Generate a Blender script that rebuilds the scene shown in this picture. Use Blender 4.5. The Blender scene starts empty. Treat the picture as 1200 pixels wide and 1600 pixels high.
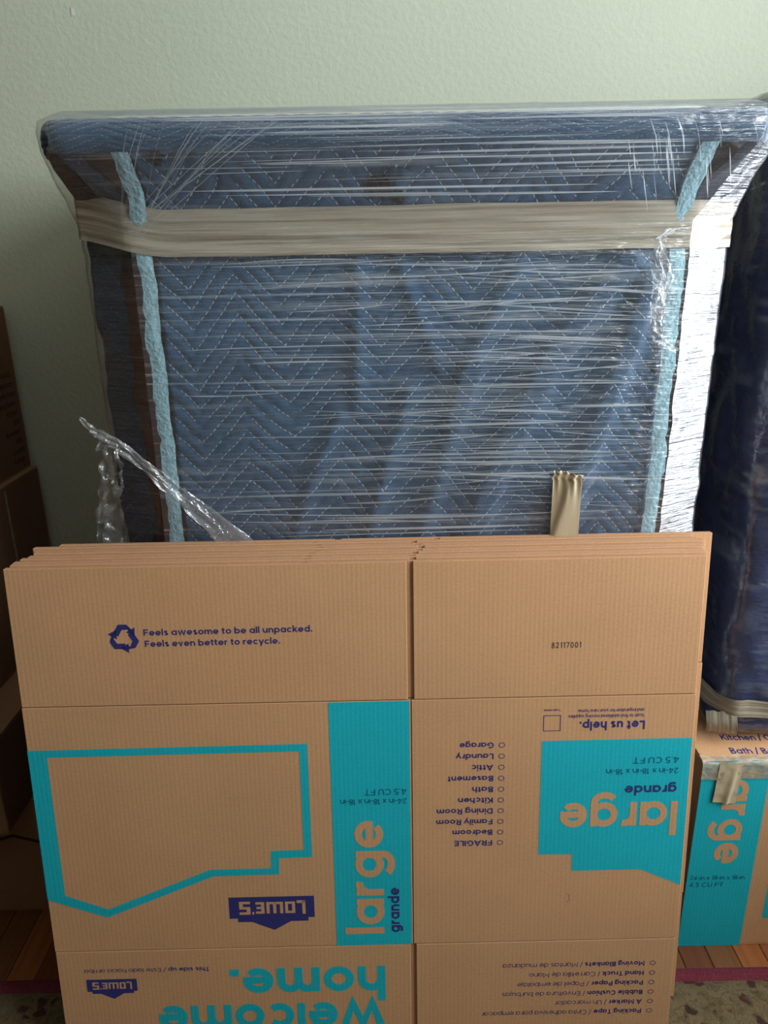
import bpy, bmesh, math, random
from mathutils import Vector, Matrix, noise
R = math.radians
random.seed(7)
S = bpy.context.scene
COL = S.collection

# ------------------------------------------------------------------ camera
CAM_H = 1.3666
cam_d = bpy.data.cameras.new('camera'); cam = bpy.data.objects.new('camera', cam_d); COL.objects.link(cam)
cam_d.sensor_fit = 'VERTICAL'; cam_d.sensor_height = 36.0; cam_d.lens = 36.0 * 1180 / 1600
cam_d.clip_start = 0.02
_p, _r = R(19.0), R(-1.04)
_right = Vector((1, 0, 0)); _fwd = Vector((0, math.cos(_p), -math.sin(_p))); _up = Vector((0, math.sin(_p), math.cos(_p)))
# photograph is rolled by about one degree
rr = _right * math.cos(_r) + _up * math.sin(_r)
uu = -_right * math.sin(_r) + _up * math.cos(_r)
cam.matrix_world = Matrix(((rr.x, uu.x, -_fwd.x, 0), (rr.y, uu.y, -_fwd.y, 0), (rr.z, uu.z, -_fwd.z, CAM_H), (0, 0, 0, 1)))
S.camera = cam

# ------------------------------------------------------------------ world, daylight, exposure
W = bpy.data.worlds.new('daylight'); S.world = W; W.use_nodes = True
W.node_tree.nodes['Background'].inputs[0].default_value = (0.74, 0.87, 1.0, 1)
W.node_tree.nodes['Background'].inputs[1].default_value = 2.0
WALL_X = 1.30
WINS = [dict(y0=0.45, y1=1.30, z0=0.60, z1=2.20, power=24), dict(y0=-0.50, y1=0.30, z0=1.50, z1=2.45, power=36)]  # second entry: unseen high window, added to light the box fronts from above
for wn in WINS:
    ld = bpy.data.lights.new('window_daylight', 'AREA'); ld.shape = 'RECTANGLE'
    ld.size = wn['y1'] - wn['y0']; ld.size_y = wn['z1'] - wn['z0']; ld.energy = wn['power']; ld.color = (0.93, 0.97, 1.0)
    lo = bpy.data.objects.new('window_daylight', ld); COL.objects.link(lo)
    lo.location = (WALL_X + 0.03, (wn['y0'] + wn['y1']) / 2, (wn['z0'] + wn['z1']) / 2)
    lo.rotation_euler = (R(90), 0, R(90))
S.view_settings.view_transform = 'Standard'; S.view_settings.look = 'None'
S.view_settings.exposure = 0.06; S.view_settings.gamma = 1.0
S.view_settings.use_curve_mapping = False
S.cycles.transparent_max_bounces = 24

# ------------------------------------------------------------------ material helpers
def lin(c):
    c /= 255.0
    return c / 12.92 if c <= 0.04045 else ((c + 0.055) / 1.055) ** 2.4
def rgb(r, g, b): return (lin(r), lin(g), lin(b), 1)

class NT:
    def __init__(s, name):
        s.m = bpy.data.materials.new(name); s.m.use_nodes = True
        s.t = s.m.node_tree; s.b = s.t.nodes['Principled BSDF']; s.o = s.t.nodes['Material Output']
    def n(s, typ, **kw):
        nd = s.t.nodes.new(typ)
        for k, v in kw.items():
            if k.startswith('i_'):
                key = k[2:]
                nd.inputs[int(key) if key.isdigit() else key.replace('_', ' ')].default_value = v
            else: setattr(nd, k, v)
        return nd
    def l(s, a, b): s.t.links.new(a, b)
    def math(s, op, a, b=None, c=None):
        nd = s.t.nodes.new('ShaderNodeMath'); nd.operation = op
        for i, v in enumerate((a, b, c)):
            if v is None: continue
            if isinstance(v, (int, float)): nd.inputs[i].default_value = v
            else: s.l(v, nd.inputs[i])
        return nd.outputs[0]
    def coords(s, kind='Object', scale=(1, 1, 1), loc=(0, 0, 0)):
        tc = s.n('ShaderNodeTexCoord'); mp = s.n('ShaderNodeMapping')
        mp.inputs['Scale'].default_value = scale; mp.inputs['Location'].default_value = loc
        s.l(tc.outputs[kind], mp.inputs['Vector']); return mp.outputs[0]
    def noise(s, vec, scale, detail=3, rough=0.55):
        nd = s.n('ShaderNodeTexNoise'); nd.inputs['Scale'].default_value = scale
        nd.inputs['Detail'].default_value = detail; nd.inputs['Roughness'].default_value = rough
        s.l(vec, nd.inputs['Vector']); return nd.outputs[0]
    def ramp(s, fac, stops, interp='LINEAR'):
        nd = s.n('ShaderNodeValToRGB'); e = nd.color_ramp.elements; nd.color_ramp.interpolation = interp
        while len(e) < len(stops): e.new(0.5)
        for el, (p, c) in zip(e, stops): el.position = p; el.color = c
        s.l(fac, nd.inputs[0]); return nd.outputs[0]
    def mix(s, fac, a, b, mode='MIX'):
        nd = s.n('ShaderNodeMix'); nd.data_type = 'RGBA'; nd.blend_type = mode
        for sock, v in ((nd.inputs[0], fac), (nd.inputs[6], a), (nd.inputs[7], b)):
            if isinstance(v, (int, float, tuple)): sock.default_value = v
            else: s.l(v, sock)
        return nd.outputs[2]
    def bump(s, h, strength, dist=0.01):
        nd = s.n('ShaderNodeBump'); nd.inputs['Strength'].default_value = strength; nd.inputs['Distance'].default_value = dist
        s.l(h, nd.inputs['Height']); return nd.outputs[0]

def simple(name, col, rough=0.7, var=0.12, scale=60, bump=0.0, metallic=0, spec=0.3):
    m = NT(name); v = m.coords()
    nz = m.noise(v, scale)
    lo_ = tuple(c * (1 - var) for c in col[:3]) + (1,); hi = tuple(min(1, c * (1 + var)) for c in col[:3]) + (1,)
    m.l(m.ramp(nz, [(0.3, lo_), (0.7, hi)]), m.b.inputs['Base Color'])
    m.b.inputs['Roughness'].default_value = rough; m.b.inputs['Metallic'].default_value = metallic
    m.b.inputs['Specular IOR Level'].default_value = spec
    if bump: m.l(m.bump(nz, bump), m.b.inputs['Normal'])
    return m.m

def kraft(name, col, flute=True, axis=(1, 0, 0)):
    """corrugated board: liner fibre speckle and faint washboard of the flutes"""
    m = NT(name); v = m.coords()
    nz = m.noise(v, 240, 4, 0.65); big = m.noise(v, 7, 3)
    c0 = tuple(c * 0.90 for c in col[:3]) + (1,); c1 = tuple(min(1, c * 1.08) for c in col[:3]) + (1,)
    base = m.ramp(nz, [(0.33, c0), (0.67, c1)])
    base = m.mix(0.35, base, m.ramp(big, [(0.3, tuple(c * 0.88 for c in col[:3]) + (1,)), (0.7, c1)]))
    if flute:
        sx = m.n('ShaderNodeSeparateXYZ'); m.l(v, sx.inputs[0])
        o = sx.outputs[axis.index(1)]
        wv = m.math('SINE', m.math('MULTIPLY', o, 2 * math.pi / 0.0072))
        jit = m.noise(m.coords(scale=(60 if axis[0] else 2, 60 if axis[1] else 2, 2)), 1.0, 2)
        h = m.math('ADD', m.math('MULTIPLY', wv, 0.5), m.math('MULTIPLY', jit, 0.8))
        base = m.mix(m.math('MULTIPLY', m.math('ADD', wv, 1.0), 0.022), base, (c0[0] * 0.7, c0[1] * 0.7, c0[2] * 0.7, 1))
        m.l(m.bump(h, 0.05, 0.002), m.b.inputs['Normal'])
    m.l(base, m.b.inputs['Base Color']); m.b.inputs['Roughness'].default_value = 0.72
    m.b.inputs['Specular IOR Level'].default_value = 0.25
    return m.m

KR = rgb(200, 153, 111)
M = {}
M['kraft'] = kraft('kraft_cardboard', KR)
M['kraft_edge'] = kraft('kraft_cut_edge', rgb(160, 121, 96), True)
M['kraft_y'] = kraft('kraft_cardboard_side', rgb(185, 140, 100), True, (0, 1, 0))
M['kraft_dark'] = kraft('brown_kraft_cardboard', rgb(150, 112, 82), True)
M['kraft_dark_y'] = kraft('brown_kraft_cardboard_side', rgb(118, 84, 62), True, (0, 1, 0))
M['teal'] = kraft('teal_print', rgb(24, 176, 190))
M['teal_y'] = M['teal']
M['navy'] = simple('navy_print', rgb(50, 50, 112), 0.6, 0.15, 300)
M['ink'] = simple('black_ink', rgb(45, 38, 48), 0.6, 0.2, 300)
M['teal_ink'] = simple('dark_teal_print', rgb(12, 84, 120), 0.6, 0.1, 300)
M['kraft_flat'] = kraft('kraft_knockout', KR)
M['brown_ink'] = simple('brown_print', rgb(60, 36, 26), 0.7)

# ------------------------------------------------------------------ object helpers
def link(name, me, mat=None, parent=None, smooth=False, kind=None):
    if mat is not None and not me.materials: me.materials.append(mat)
    o = bpy.data.objects.new(name, me); COL.objects.link(o)
    if parent is not None: o.parent = parent
    if smooth: me.polygons.foreach_set('use_smooth', [True] * len(me.polygons))
    if kind: o['kind'] = kind
    return o
def tag(o, label, cat, group=None):
    o['label'] = label; o['category'] = cat
    if group: o['group'] = group
    return o
def empty(name, loc=(0, 0, 0)):
    o = bpy.data.objects.new(name, None); COL.objects.link(o); o.location = loc; o.empty_display_size = 0.1; return o
def mesh(name, vs, fs):
    me = bpy.data.meshes.new(name); me.from_pydata([tuple(v) for v in vs], [], fs); me.update(); return me
def box_mesh(name, x0, x1, y0, y1, z0, z1, bevel=0.0, seg=2):
    bm = bmesh.new(); bmesh.ops.create_cube(bm, size=1)
    for v in bm.verts:
        v.co = Vector(((x0 + x1) / 2 + v.co.x * (x1 - x0), (y0 + y1) / 2 + v.co.y * (y1 - y0), (z0 + z1) / 2 + v.co.z * (z1 - z0)))
    if bevel: bmesh.ops.bevel(bm, geom=bm.edges[:], offset=bevel, segments=seg, affect='EDGES', profile=0.5)
    me = bpy.data.meshes.new(name); bm.to_mesh(me); bm.free(); return me
def grid_mesh(name, nu, nv, fn, uv=None):
    """fn(i/nu, j/nv) -> point; optional uv(i/nu, j/nv)"""
    vs = [fn(i / nu, j / nv) for j in range(nv + 1) for i in range(nu + 1)]
    fs = [(j * (nu + 1) + i, j * (nu + 1) + i + 1, (j + 1) * (nu + 1) + i + 1, (j + 1) * (nu + 1) + i) for j in range(nv) for i in range(nu)]
    me = mesh(name, vs, fs)
    if uv:
        L = me.uv_layers.new(name='UVMap')
        uvs = [uv(i / nu, j / nv) for j in range(nv + 1) for i in range(nu + 1)]
        for lp in me.loops: L.data[lp.index].uv = uvs[lp.vertex_index]
    return me
def fbm(x, y, z, s, o=3): return noise.fractal(Vector((x * s, y * s, z * s)), 1.0, 2.0, o)
def sm(a, b, x):
    t = max(0.0, min(1.0, (x - a) / (b - a))); return t * t * (3 - 2 * t)

# ------------------------------------------------------------------ room
RX0, RX1, RY0, RY1, RZ = -6.0, WALL_X, -7.0, 1.76, 2.60
m = NT('sage_wall_paint'); v = m.coords()
n1 = m.noise(v, 95, 3, 0.6); n2 = m.noise(v, 1.2, 2)
m.l(m.ramp(n2, [(0.3, rgb(199, 206, 184)), (0.7, rgb(205, 211, 190))]), m.b.inputs['Base Color'])
m.l(m.bump(n1, 0.35, 0.004), m.b.inputs['Normal']); m.b.inputs['Roughness'].default_value = 0.6
m.b.inputs['Specular IOR Level'].default_value = 0.3
M['wall'] = m.m
M['ceiling'] = simple('white_ceiling_paint', rgb(222, 220, 212), 0.9, 0.03, 40)
M['trim'] = simple('white_trim_paint', rgb(225, 223, 214), 0.45, 0.03, 20)

def struct(name, me, mat, parent=None):
    o = link(name, me, mat, parent)
    if parent is None: o['kind'] = 'structure'
    return o
wall_back = struct('wall_back', box_mesh('wall_back', RX0 - .1, RX1 + .1, RY1, RY1 + .1, 0, RZ), M['wall'])
struct('wall_left', box_mesh('wall_left', RX0 - .1, RX0, RY0, RY1, 0, RZ), M['wall'])
struct('wall_front', box_mesh('wall_front', RX0 - .1, RX1 + .1, RY0 - .1, RY0, 0, RZ), M['wall'])
struct('ceiling', box_mesh('ceiling', RX0 - .1, RX1 + .1, RY0 - .1, RY1 + .1, RZ, RZ + .08), M['ceiling'])
# right wall with its window opening and the added high one, one mesh of four panels
bm = bmesh.new()
def addbox(bm, x0, x1, y0, y1, z0, z1):
    g = bmesh.ops.create_cube(bm, size=1)
    for vv in g['verts']:
        vv.co = Vector(((x0 + x1) / 2 + vv.co.x * (x1 - x0), (y0 + y1) / 2 + vv.co.y * (y1 - y0), (z0 + z1) / 2 + vv.co.z * (z1 - z0)))
Wa, Wb = WINS
for y0, y1, z0, z1 in ((RY0, Wb['y0'], 0, RZ), (Wb['y1'], Wa['y0'], 0, RZ), (Wa['y1'], RY1, 0, RZ), (Wa['y0'], Wa['y1'], 0, Wa['z0']), (Wa['y0'], Wa['y1'], Wa['z1'], RZ),
                       (Wb['y0'], Wb['y1'], 0, Wb['z0']), (Wb['y0'], Wb['y1'], Wb['z1'], RZ)):
    addbox(bm, RX1, RX1 + .1, y0, y1, z0, z1)
me = bpy.data.meshes.new('wall_right'); bm.to_mesh(me); bm.free(); struct('wall_right', me, M['wall'])
for k, wn in enumerate(WINS):  # the second frame belongs to the added window
    yc = (wn['y0'] + wn['y1']) / 2; hw = (wn['y1'] - wn['y0']) / 2; hh = wn['z1'] - wn['z0']
    wf = empty('window_%d' % (k + 1), (RX1, yc, wn['z0'])); wf['kind'] = 'structure'
    for nm, b in (('casing', (-.02, 0, -hw - .07, -hw, -.07, hh + .07)), ('casing', (-.02, 0, hw, hw + .07, -.07, hh + .07)),
                  ('casing', (-.02, 0, -hw, hw, hh, hh + .07)), ('window_sill', (-.05, 0, -hw - .09, hw + .09, -.04, 0)),
                  ('mullion', (.0, .018, -hw, hw, hh / 2 - .018, hh / 2 + .018))):
        link(nm, box_mesh(nm, *b, bevel=.004), M['trim'], wf)
struct('baseboard_back', box_mesh('baseboard_back', RX0, RX1, RY1 - .014, RY1, 0, .09, .003), M['trim'])
struct('baseboard_left', box_mesh('baseboard_left', RX0, RX0 + .014, RY0, RY1 - .014, 0, .09, .003), M['trim'])
struct('baseboard_right', box_mesh('baseboard_right', RX1 - .014, RX1, RY0, RY1 - .014, 0, .09, .003), M['trim'])
# small paint chip on the back wall
bm = bmesh.new()
pts = [(0.004 * math.cos(a) * (0.6 + random.random() * .8), 0, 0.009 * math.sin(a) * (0.6 + random.random() * .7)) for a in [i * .7 for i in range(9)]]
f = bm.faces.new([bm.verts.new(p) for p in pts]); g = bmesh.ops.extrude_face_region(bm, geom=[f])
for e in g['geom']:
    if isinstance(e, bmesh.types.BMVert): e.co.y -= .0012
me = bpy.data.meshes.new('paint_chip'); bm.to_mesh(me); bm.free()
o = link('paint_chip', me, M['ceiling'], wall_back); o.location = (-.606, RY1 - .0002, 1.832)

# floor: oak strips laid towards the wall
floor = struct('floor', box_mesh('floor', RX0 - .1, RX1 + .1, RY0 - .1, RY1 + .1, -.06, -.012), simple('subfloor', rgb(40, 26, 18), .9))
def oak(i, col):
    m = NT('oak_floor_strip_%d' % i)
    v = m.coords(scale=(38, 1.6, 38), loc=(i * 3.1, i, 0)); nz = m.noise(v, 1.6, 5, .6)
    fine = m.noise(m.coords(scale=(300, 6, 300)), 1.0, 3)
    c = m.ramp(nz, [(.25, tuple(x * .62 for x in col[:3]) + (1,)), (.55, col), (.8, tuple(x * 1.2 for x in col[:3]) + (1,))])
    m.l(m.mix(m.math('MULTIPLY', fine, .35), c, tuple(x * .45 for x in col[:3]) + (1,)), m.b.inputs['Base Color'])
    m.b.inputs['Roughness'].default_value = .33; m.l(m.bump(fine, .08, .003), m.b.inputs['Normal']); return m.m
OAK = [oak(0, rgb(150, 90, 48)), oak(1, rgb(122, 76, 42)), oak(2, rgb(134, 80, 46)), oak(3, rgb(112, 62, 34))]
strip = [box_mesh('plank%d' % k, 0, .0558, RY0, RY1, -.012, 0, .0012, 1) for k in range(4)]
for k in range(4): strip[k].materials.append(OAK[k])
x = RX0; k = 0
while x < RX1:
    o = bpy.data.objects.new('plank', strip[random.choice((0, 1, 2, 3))]); COL.objects.link(o); o.parent = floor; o.location = (x, 0, 0)
    x += .0568

# ------------------------------------------------------------------ rug
rug = empty('area_rug', (0, 0, 0)); tag(rug, 'olive patterned rug with a narrow maroon border, under the flattened boxes', 'rug')
m = NT('rug_pile'); v = m.coords()
wob = m.noise(v, 34, 3, .6); vo = m.n('ShaderNodeTexVoronoi'); vo.inputs['Scale'].default_value = 30
va = m.n('ShaderNodeVectorMath', operation='MULTIPLY_ADD'); nc = m.n('ShaderNodeTexNoise'); nc.inputs['Scale'].default_value = 45; m.l(v, nc.inputs['Vector'])
m.l(nc.outputs['Color'], va.inputs[0]); va.inputs[1].default_value = (.03, .03, .0); m.l(v, va.inputs[2])
m.l(va.outputs[0], vo.inputs['Vector'])
spots = m.ramp(vo.outputs[0], [(.30, (1, 1, 1, 1)), (.40, (0, 0, 0, 1))])
gate = m.ramp(m.noise(v, 16, 2), [(.47, (0, 0, 0, 1)), (.52, (1, 1, 1, 1))])
olive = m.ramp(wob, [(.3, rgb(96, 80, 48)), (.55, rgb(128, 110, 76)), (.75, rgb(104, 90, 58))])
dark = m.ramp(m.noise(v, 9, 2), [(.45, rgb(52, 30, 16)), (.6, rgb(78, 28, 24))])
c = m.mix(m.math('MULTIPLY', spots, gate), olive, dark)
curl = m.n('ShaderNodeTexWave'); curl.inputs['Scale'].default_value = 9; curl.inputs['Distortion'].default_value = 14; curl.inputs['Detail Scale'].default_value = 4; m.l(v, curl.inputs['Vector'])
c = m.mix(m.math('MULTIPLY', m.ramp(curl.outputs['Fac'], [(.90, (0, 0, 0, 1)), (1.0, (1, 1, 1, 1))]), .5), c, rgb(64, 36, 22))
pile = m.noise(v, 420, 2); c = m.mix(m.math('MULTIPLY', pile, .4), c, rgb(60, 50, 30))
m.l(c, m.b.inputs['Base Color']); m.b.inputs['Roughness'].default_value = .95; m.l(m.bump(pile, .9, .006), m.b.inputs['Normal'])
M['rug'] = m.m
M['rug_border'] = simple('maroon_rug_border', rgb(110, 42, 54), .95, .3, 300, .6)
def rugslab(x0, x1, y0, y1, h):
    nx = int((x1 - x0) / .02) + 1; ny = max(2, int((y1 - y0) / .02))
    return grid_mesh('rug', nx, ny, lambda u, w: Vector((x0 + (x1 - x0) * u, y0 + (y1 - y0) * w,
             0.001 if (u in (0, 1) or w in (0, 1)) else h + .0012 * fbm(u * 80, w * 80, 0, 1, 2))))
link('rug_field', rugslab(-1.6, 1.6, -1.5, 1.1, .011), M['rug'], rug, True)
link('border', rugslab(-1.63, 1.63, 1.098, 1.128, .010), M['rug_border'], rug, True)
link('border', rugslab(-1.63, 1.63, -1.53, -1.498, .010), M['rug_border'], rug, True)
link('border', rugslab(-1.632, -1.6, -1.53, 1.128, .010), M['rug_border'], rug, True)
link('border', rugslab(1.6, 1.632, -1.53, 1.128, .010), M['rug_border'], rug, True)

# ------------------------------------------------------------------ lettering on panels
# A "sheet" frame: u to the right, v downwards (centimetres, as printed on the box), lifted off the board by `lift`.
def arc(cx, cy, rx, ry, a0, a1, n=14):
    return [(cx + rx * math.cos(R(a0 + (a1 - a0) * i / n)), cy + ry * math.sin(R(a0 + (a1 - a0) * i / n))) for i in range(n + 1)]
def stroke(P, w, closed=False):
    """a flat ribbon of width w along a polyline, mitred"""
    n = len(P); P = [Vector(p) for p in P]; V, F = [], []
    for i in range(n):
        if closed: a, b = P[i] - P[i - 1], P[(i + 1) % n] - P[i]
        else: a, b = P[i] - P[max(i - 1, 0)], P[min(i + 1, n - 1)] - P[i]
        if a.length < 1e-9: a = b
        if b.length < 1e-9: b = a
        a, b = a.normalized(), b.normalized(); t = (a + b)
        t = t.normalized() if t.length > 1e-6 else a
        nm = Vector((-t.y, t.x)); k = max(.45, abs(nm.dot(Vector((-a.y, a.x)))))
        V += [P[i] + nm * w * .5 / k, P[i] - nm * w * .5 / k]
    for i in range(n if closed else n - 1):
        j = (i + 1) % n; F.append((2 * i, 2 * i + 1, 2 * j + 1, 2 * j))
    return V, F
def glyph(ch, w):
    """geometric sans skeletons: x-height 1, capitals 1.4; returns ([(polyline, closed)], advance)"""
    h = w / 2; q = .54; A, D, B = 1.45, -.42, 2 * q
    bowl = (arc(q, .5, q - h, .52 - h, 0, 348, 29), True)
    def ell(cx, cy, rx, ry): return (arc(cx, cy, rx - h, ry - h, 0, 345, 23), True)
    def ln(*p): return (list(p), False)
    def arch(x0, wd): return arc(x0 + wd / 2, .54, wd / 2 - h, .48 - h, 180, 0, 12)
    L = {
     'a': ([bowl, ln((B - h, 0), (B - h, 1))], B), 'b': ([bowl, ln((h, 0), (h, A))], B), 'd': ([bowl, ln((B - h, 0), (B - h, A))], B),
     'o': ([bowl], B), 'p': ([bowl, ln((h, D), (h, 1))], B), 'c': ([ln(*arc(q, .5, q - h, .52 - h, 46, 314, 20))], .98),
     'e': ([ln(*arc(q, .5, q - h, .52 - h, -4, 318, 26)), ln((h, .5 - .02), (B - .02, .5 - .02))], B),
     'g': ([bowl, ln(*([(B - h, 1), (B - h, 0)] + arc(q, .0, q - h, .44 - h, -8, -150, 12)))], B),
     'f': ([ln(*([(.22, 0), (.22, 1.15)] + arc(.22 + .26, 1.15, .26, .30 - h, 170, 80, 6))), ln((0, .92), (.58, .92))], .56),
     't': ([ln(*([(.26, 1.3), (.26, .26)] + arc(.26 + .22, .26, .22, .26 - h, 190, 285, 6))), ln((0, .92), (.60, .92))], .60),
     'h': ([ln((h, 0), (h, A)), ln(*(arch(0, .98) + [(.98 - h, 0)]))], .98), 'n': ([ln((h, 0), (h, 1)), ln(*(arch(0, .98) + [(.98 - h, 0)]))], .98),
     'm': ([ln((h, 0), (h, 1)), ln(*(arch(0, .90) + [(.90 - h, 0)])), ln(*(arch(.90 - w, .90) + [(1.80 - w - h, 0)]))], 1.80 - w),
     'r': ([ln((h, 0), (h, 1)), ln(*arc(.50, .50, .50 - h, .52 - h, 180, 78, 8))], .62),
     'u': ([ln((.98 - h, 0), (.98 - h, 1)), ln(*([(h, 1)] + arc(.49, .46, .49 - h, .48 - h, 180, 360, 12)))], .98),
     'i': ([ln((h, 0), (h, 1)), ln((h, 1.22), (h, 1.22 + w * 1.05))], w), 'l': ([ln((h, 0), (h, A))], w),
     'j': ([ln(*([(.2, 1), (.2, -.12)] + arc(.0, -.12, .2, .26, 0, -80, 6))), ln((.2, 1.22), (.2, 1.22 + w * 1.05))], .2 + h),
     'k': ([ln((h, 0), (h, A)), ln((h, .36), (.78, 1)), ln((.36, .58), (.84, 0))], .9),
     's': ([ln(*(arc(.43, .745, .40 - h, .275 - h, 32, 262, 14) + arc(.43, .262, .42 - h, .28 - h, 82, -148, 14)))], .84),
     'v': ([ln((h * .9, 1), (.49, .06), (.98 - h * .9, 1))], .98), 'w': ([ln((h * .9, 1), (.44, .05), (.80, .95), (1.16, .05), (1.60 - h * .9, 1))], 1.6),
     'x': ([ln((.07, 0), (.85, 1)), ln((.85, 0), (.07, 1))], .92), 'y': ([ln((.08, 1), (.52, .06)), ln((.94, 1), (.34, D))], 1.0),
     'z': ([ln((.05, 1 - h), (.80, 1 - h), (.06, h), (.84, h))], .88), '\u00f1': ([ln((h, 0), (h, 1)), ln(*(arch(0, .98) + [(.98 - h, 0)])), ln((.2, 1.2), (.4, 1.3), (.6, 1.2), (.8, 1.3))], .98),
     'A': ([ln((.06, 0), (.66, 1.33), (1.26, 0)), ln((.32, .42), (1.0, .42))], 1.32),
     'B': ([ln((h, 0), (h, 1.4)), ln(*([(h, 1.4 - h)] + arc(.55, 1.06, .42 - h, .34 - h, 90, -90, 10) + [(h, .72)])), ln(*([(h, .72)] + arc(.58, .37, .46 - h, .37 - h, 90, -90, 10) + [(h, h)]))], 1.04),
     'C': ([ln(*arc(.70, .7, .70 - h, .72 - h, 48, 312, 22))], 1.24), 'D': ([ln((h, 0), (h, 1.4)), ln(*([(h, 1.4 - h)] + arc(.5, .7, .72 - h, .70 - h, 90, -90, 16) + [(h, h)]))], 1.22),
     'E': ([ln((.94, h), (h, h), (h, 1.4 - h), (.92, 1.4 - h)), ln((h, .72), (.84, .72))], .96), 'F': ([ln((h, 0), (h, 1.4 - h), (.92, 1.4 - h)), ln((h, .68), (.84, .68))], .94),
     'G': ([ln(*(arc(.70, .7, .70 - h, .72 - h, 48, 342, 24) + [(1.36 - h, .66), (.76, .66)]))], 1.38), 'H': ([ln((h, 0), (h, 1.4)), ln((1.12 - h, 0), (1.12 - h, 1.4)), ln((h, .72), (1.1, .72))], 1.14),
     'I': ([ln((h, 0), (h, 1.4))], w), 'K': ([ln((h, 0), (h, 1.4)), ln((h, .5), (1.0, 1.4)), ln((.45, .8), (1.06, 0))], 1.12),
     'L': ([ln((h, 1.4), (h, h), (.86, h))], .88), 'M': ([ln((h, 0), (h, 1.3), (.74, .45), (1.48 - h, 1.3), (1.48 - h, 0))], 1.5),
     'N': ([ln((h, 0), (h, 1.33), (1.14 - h, .07), (1.14 - h, 1.4))], 1.16), 'P': ([ln((h, 0), (h, 1.4)), ln(*([(h, 1.4 - h)] + arc(.55, .95, .46 - h, .45 - h, 90, -90, 12) + [(h, .5 + h)]))], 1.02),
     'R': ([ln((h, 0), (h, 1.4)), ln(*([(h, 1.4 - h)] + arc(.55, .95, .46 - h, .45 - h, 90, -90, 12) + [(h, .5 + h)])), ln((.56, .5), (.96, 0))], 1.06),
     'S': ([ln(*(arc(.50, 1.04, .48 - h, .38 - h, 35, 262, 14) + arc(.50, .37, .50 - h, .39 - h, 82, -148, 14)))], 1.0),
     'T': ([ln((.5, 0), (.5, 1.4)), ln((0, 1.4 - h), (1.0, 1.4 - h))], 1.0), 'U': ([ln(*([(h, 1.4)] + arc(.54, .54, .54 - h, .56 - h, 180, 360, 14) + [(1.08 - h, 1.4)]))], 1.1),
     '0': ([ell(.48, .7, .48, .71)], .96), '1': ([ln((.06, 1.12), (.38, 1.34), (.38, 0))], .5), '7': ([ln((.02, 1.4 - h), (.84, 1.4 - h), (.34, 0))], .88),
     '2': ([ln(*(arc(.44, .98, .44 - h, .43 - h, 165, -38, 12) + [(.1, h), (.92, h)]))], .94), '4': ([ln((.72, 0), (.72, 1.36), (.08, .36), (1.0, .36))], 1.02),
     '5': ([ln(*([(.84, 1.4 - h), (.2, 1.4 - h), (.14, .80)] + arc(.42, .45, .46 - h, .46 - h, 110, -145, 14)))], .9),
     '8': ([ell(.47, 1.04, .40, .37), ell(.47, .38, .47, .40)], .94), '-': ([ln((.02, .5), (.5, .5))], .52), '/': ([ln((.02, -.15), (.56, 1.5))], .58),
     '.': ([ln((0, h * 1.1), (w * 1.15, h * 1.1))], w * 1.15)}
    return L[ch]
def layout(parts, gap=.16):
    """parts: [(string, stroke width)] -> vertices, faces, advance; overlapping strokes are stacked a hair apart"""
    V, F, x = [], [], 0.0
    for s, w in parts:
        for ch in s:
            if ch == ' ': x += .48; continue
            ps, adv = glyph(ch, w)
            for k, (P, cl) in enumerate(ps):
                vs, fs = stroke(P, w, cl); off = len(V)
                V += [Vector((p.x + x, p.y, k)) for p in vs]; F += [tuple(i + off for i in f) for f in fs]
            x += adv + gap
        x += .48
    return V, F, x
def text_shape(parts, width, cap, gap=.16):
    """laid out and scaled to a width and a capital height (cm); starts at (0,0), reads +x"""
    V, F, x = layout([(s, .15 + b * 7.5) for s, b in parts], gap)
    x0 = min(p.x for p in V); x1 = max(p.x for p in V)
    return [Vector(((p.x - x0) * width / (x1 - x0), p.y * cap / 1.4, p.z)) for p in V], F
def heavy(s, width, xh, w=.27, gap=.13):
    V, F, x = layout([(s, w)], gap)
    x0 = min(p.x for p in V); x1 = max(p.x for p in V)
    return [Vector(((p.x - x0) * width / (x1 - x0), p.y * xh, p.z)) for p in V], F
def ring(cx, cy, rx, ry, w, a0=0, a1=360, n=40):
    full = a1 - a0 >= 360
    P = arc(cx, cy, rx - w / 2, ry - w / 2, a0, a1 - (360.0 / n if full else 0), n - 1 if full else n)
    return stroke(P, w, full)
def bar(x0, y0, x1, y1): return [Vector((x0, y0)), Vector((x1, y0)), Vector((x1, y1)), Vector((x0, y1))], [(0, 1, 2, 3)]
def blocks(rects):
    V, F = [], []
    for r_ in rects:
        vs, fs = bar(*r_); off = len(V); V += vs; F += [tuple(i + off for i in f) for f in fs]
    return V, F
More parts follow.
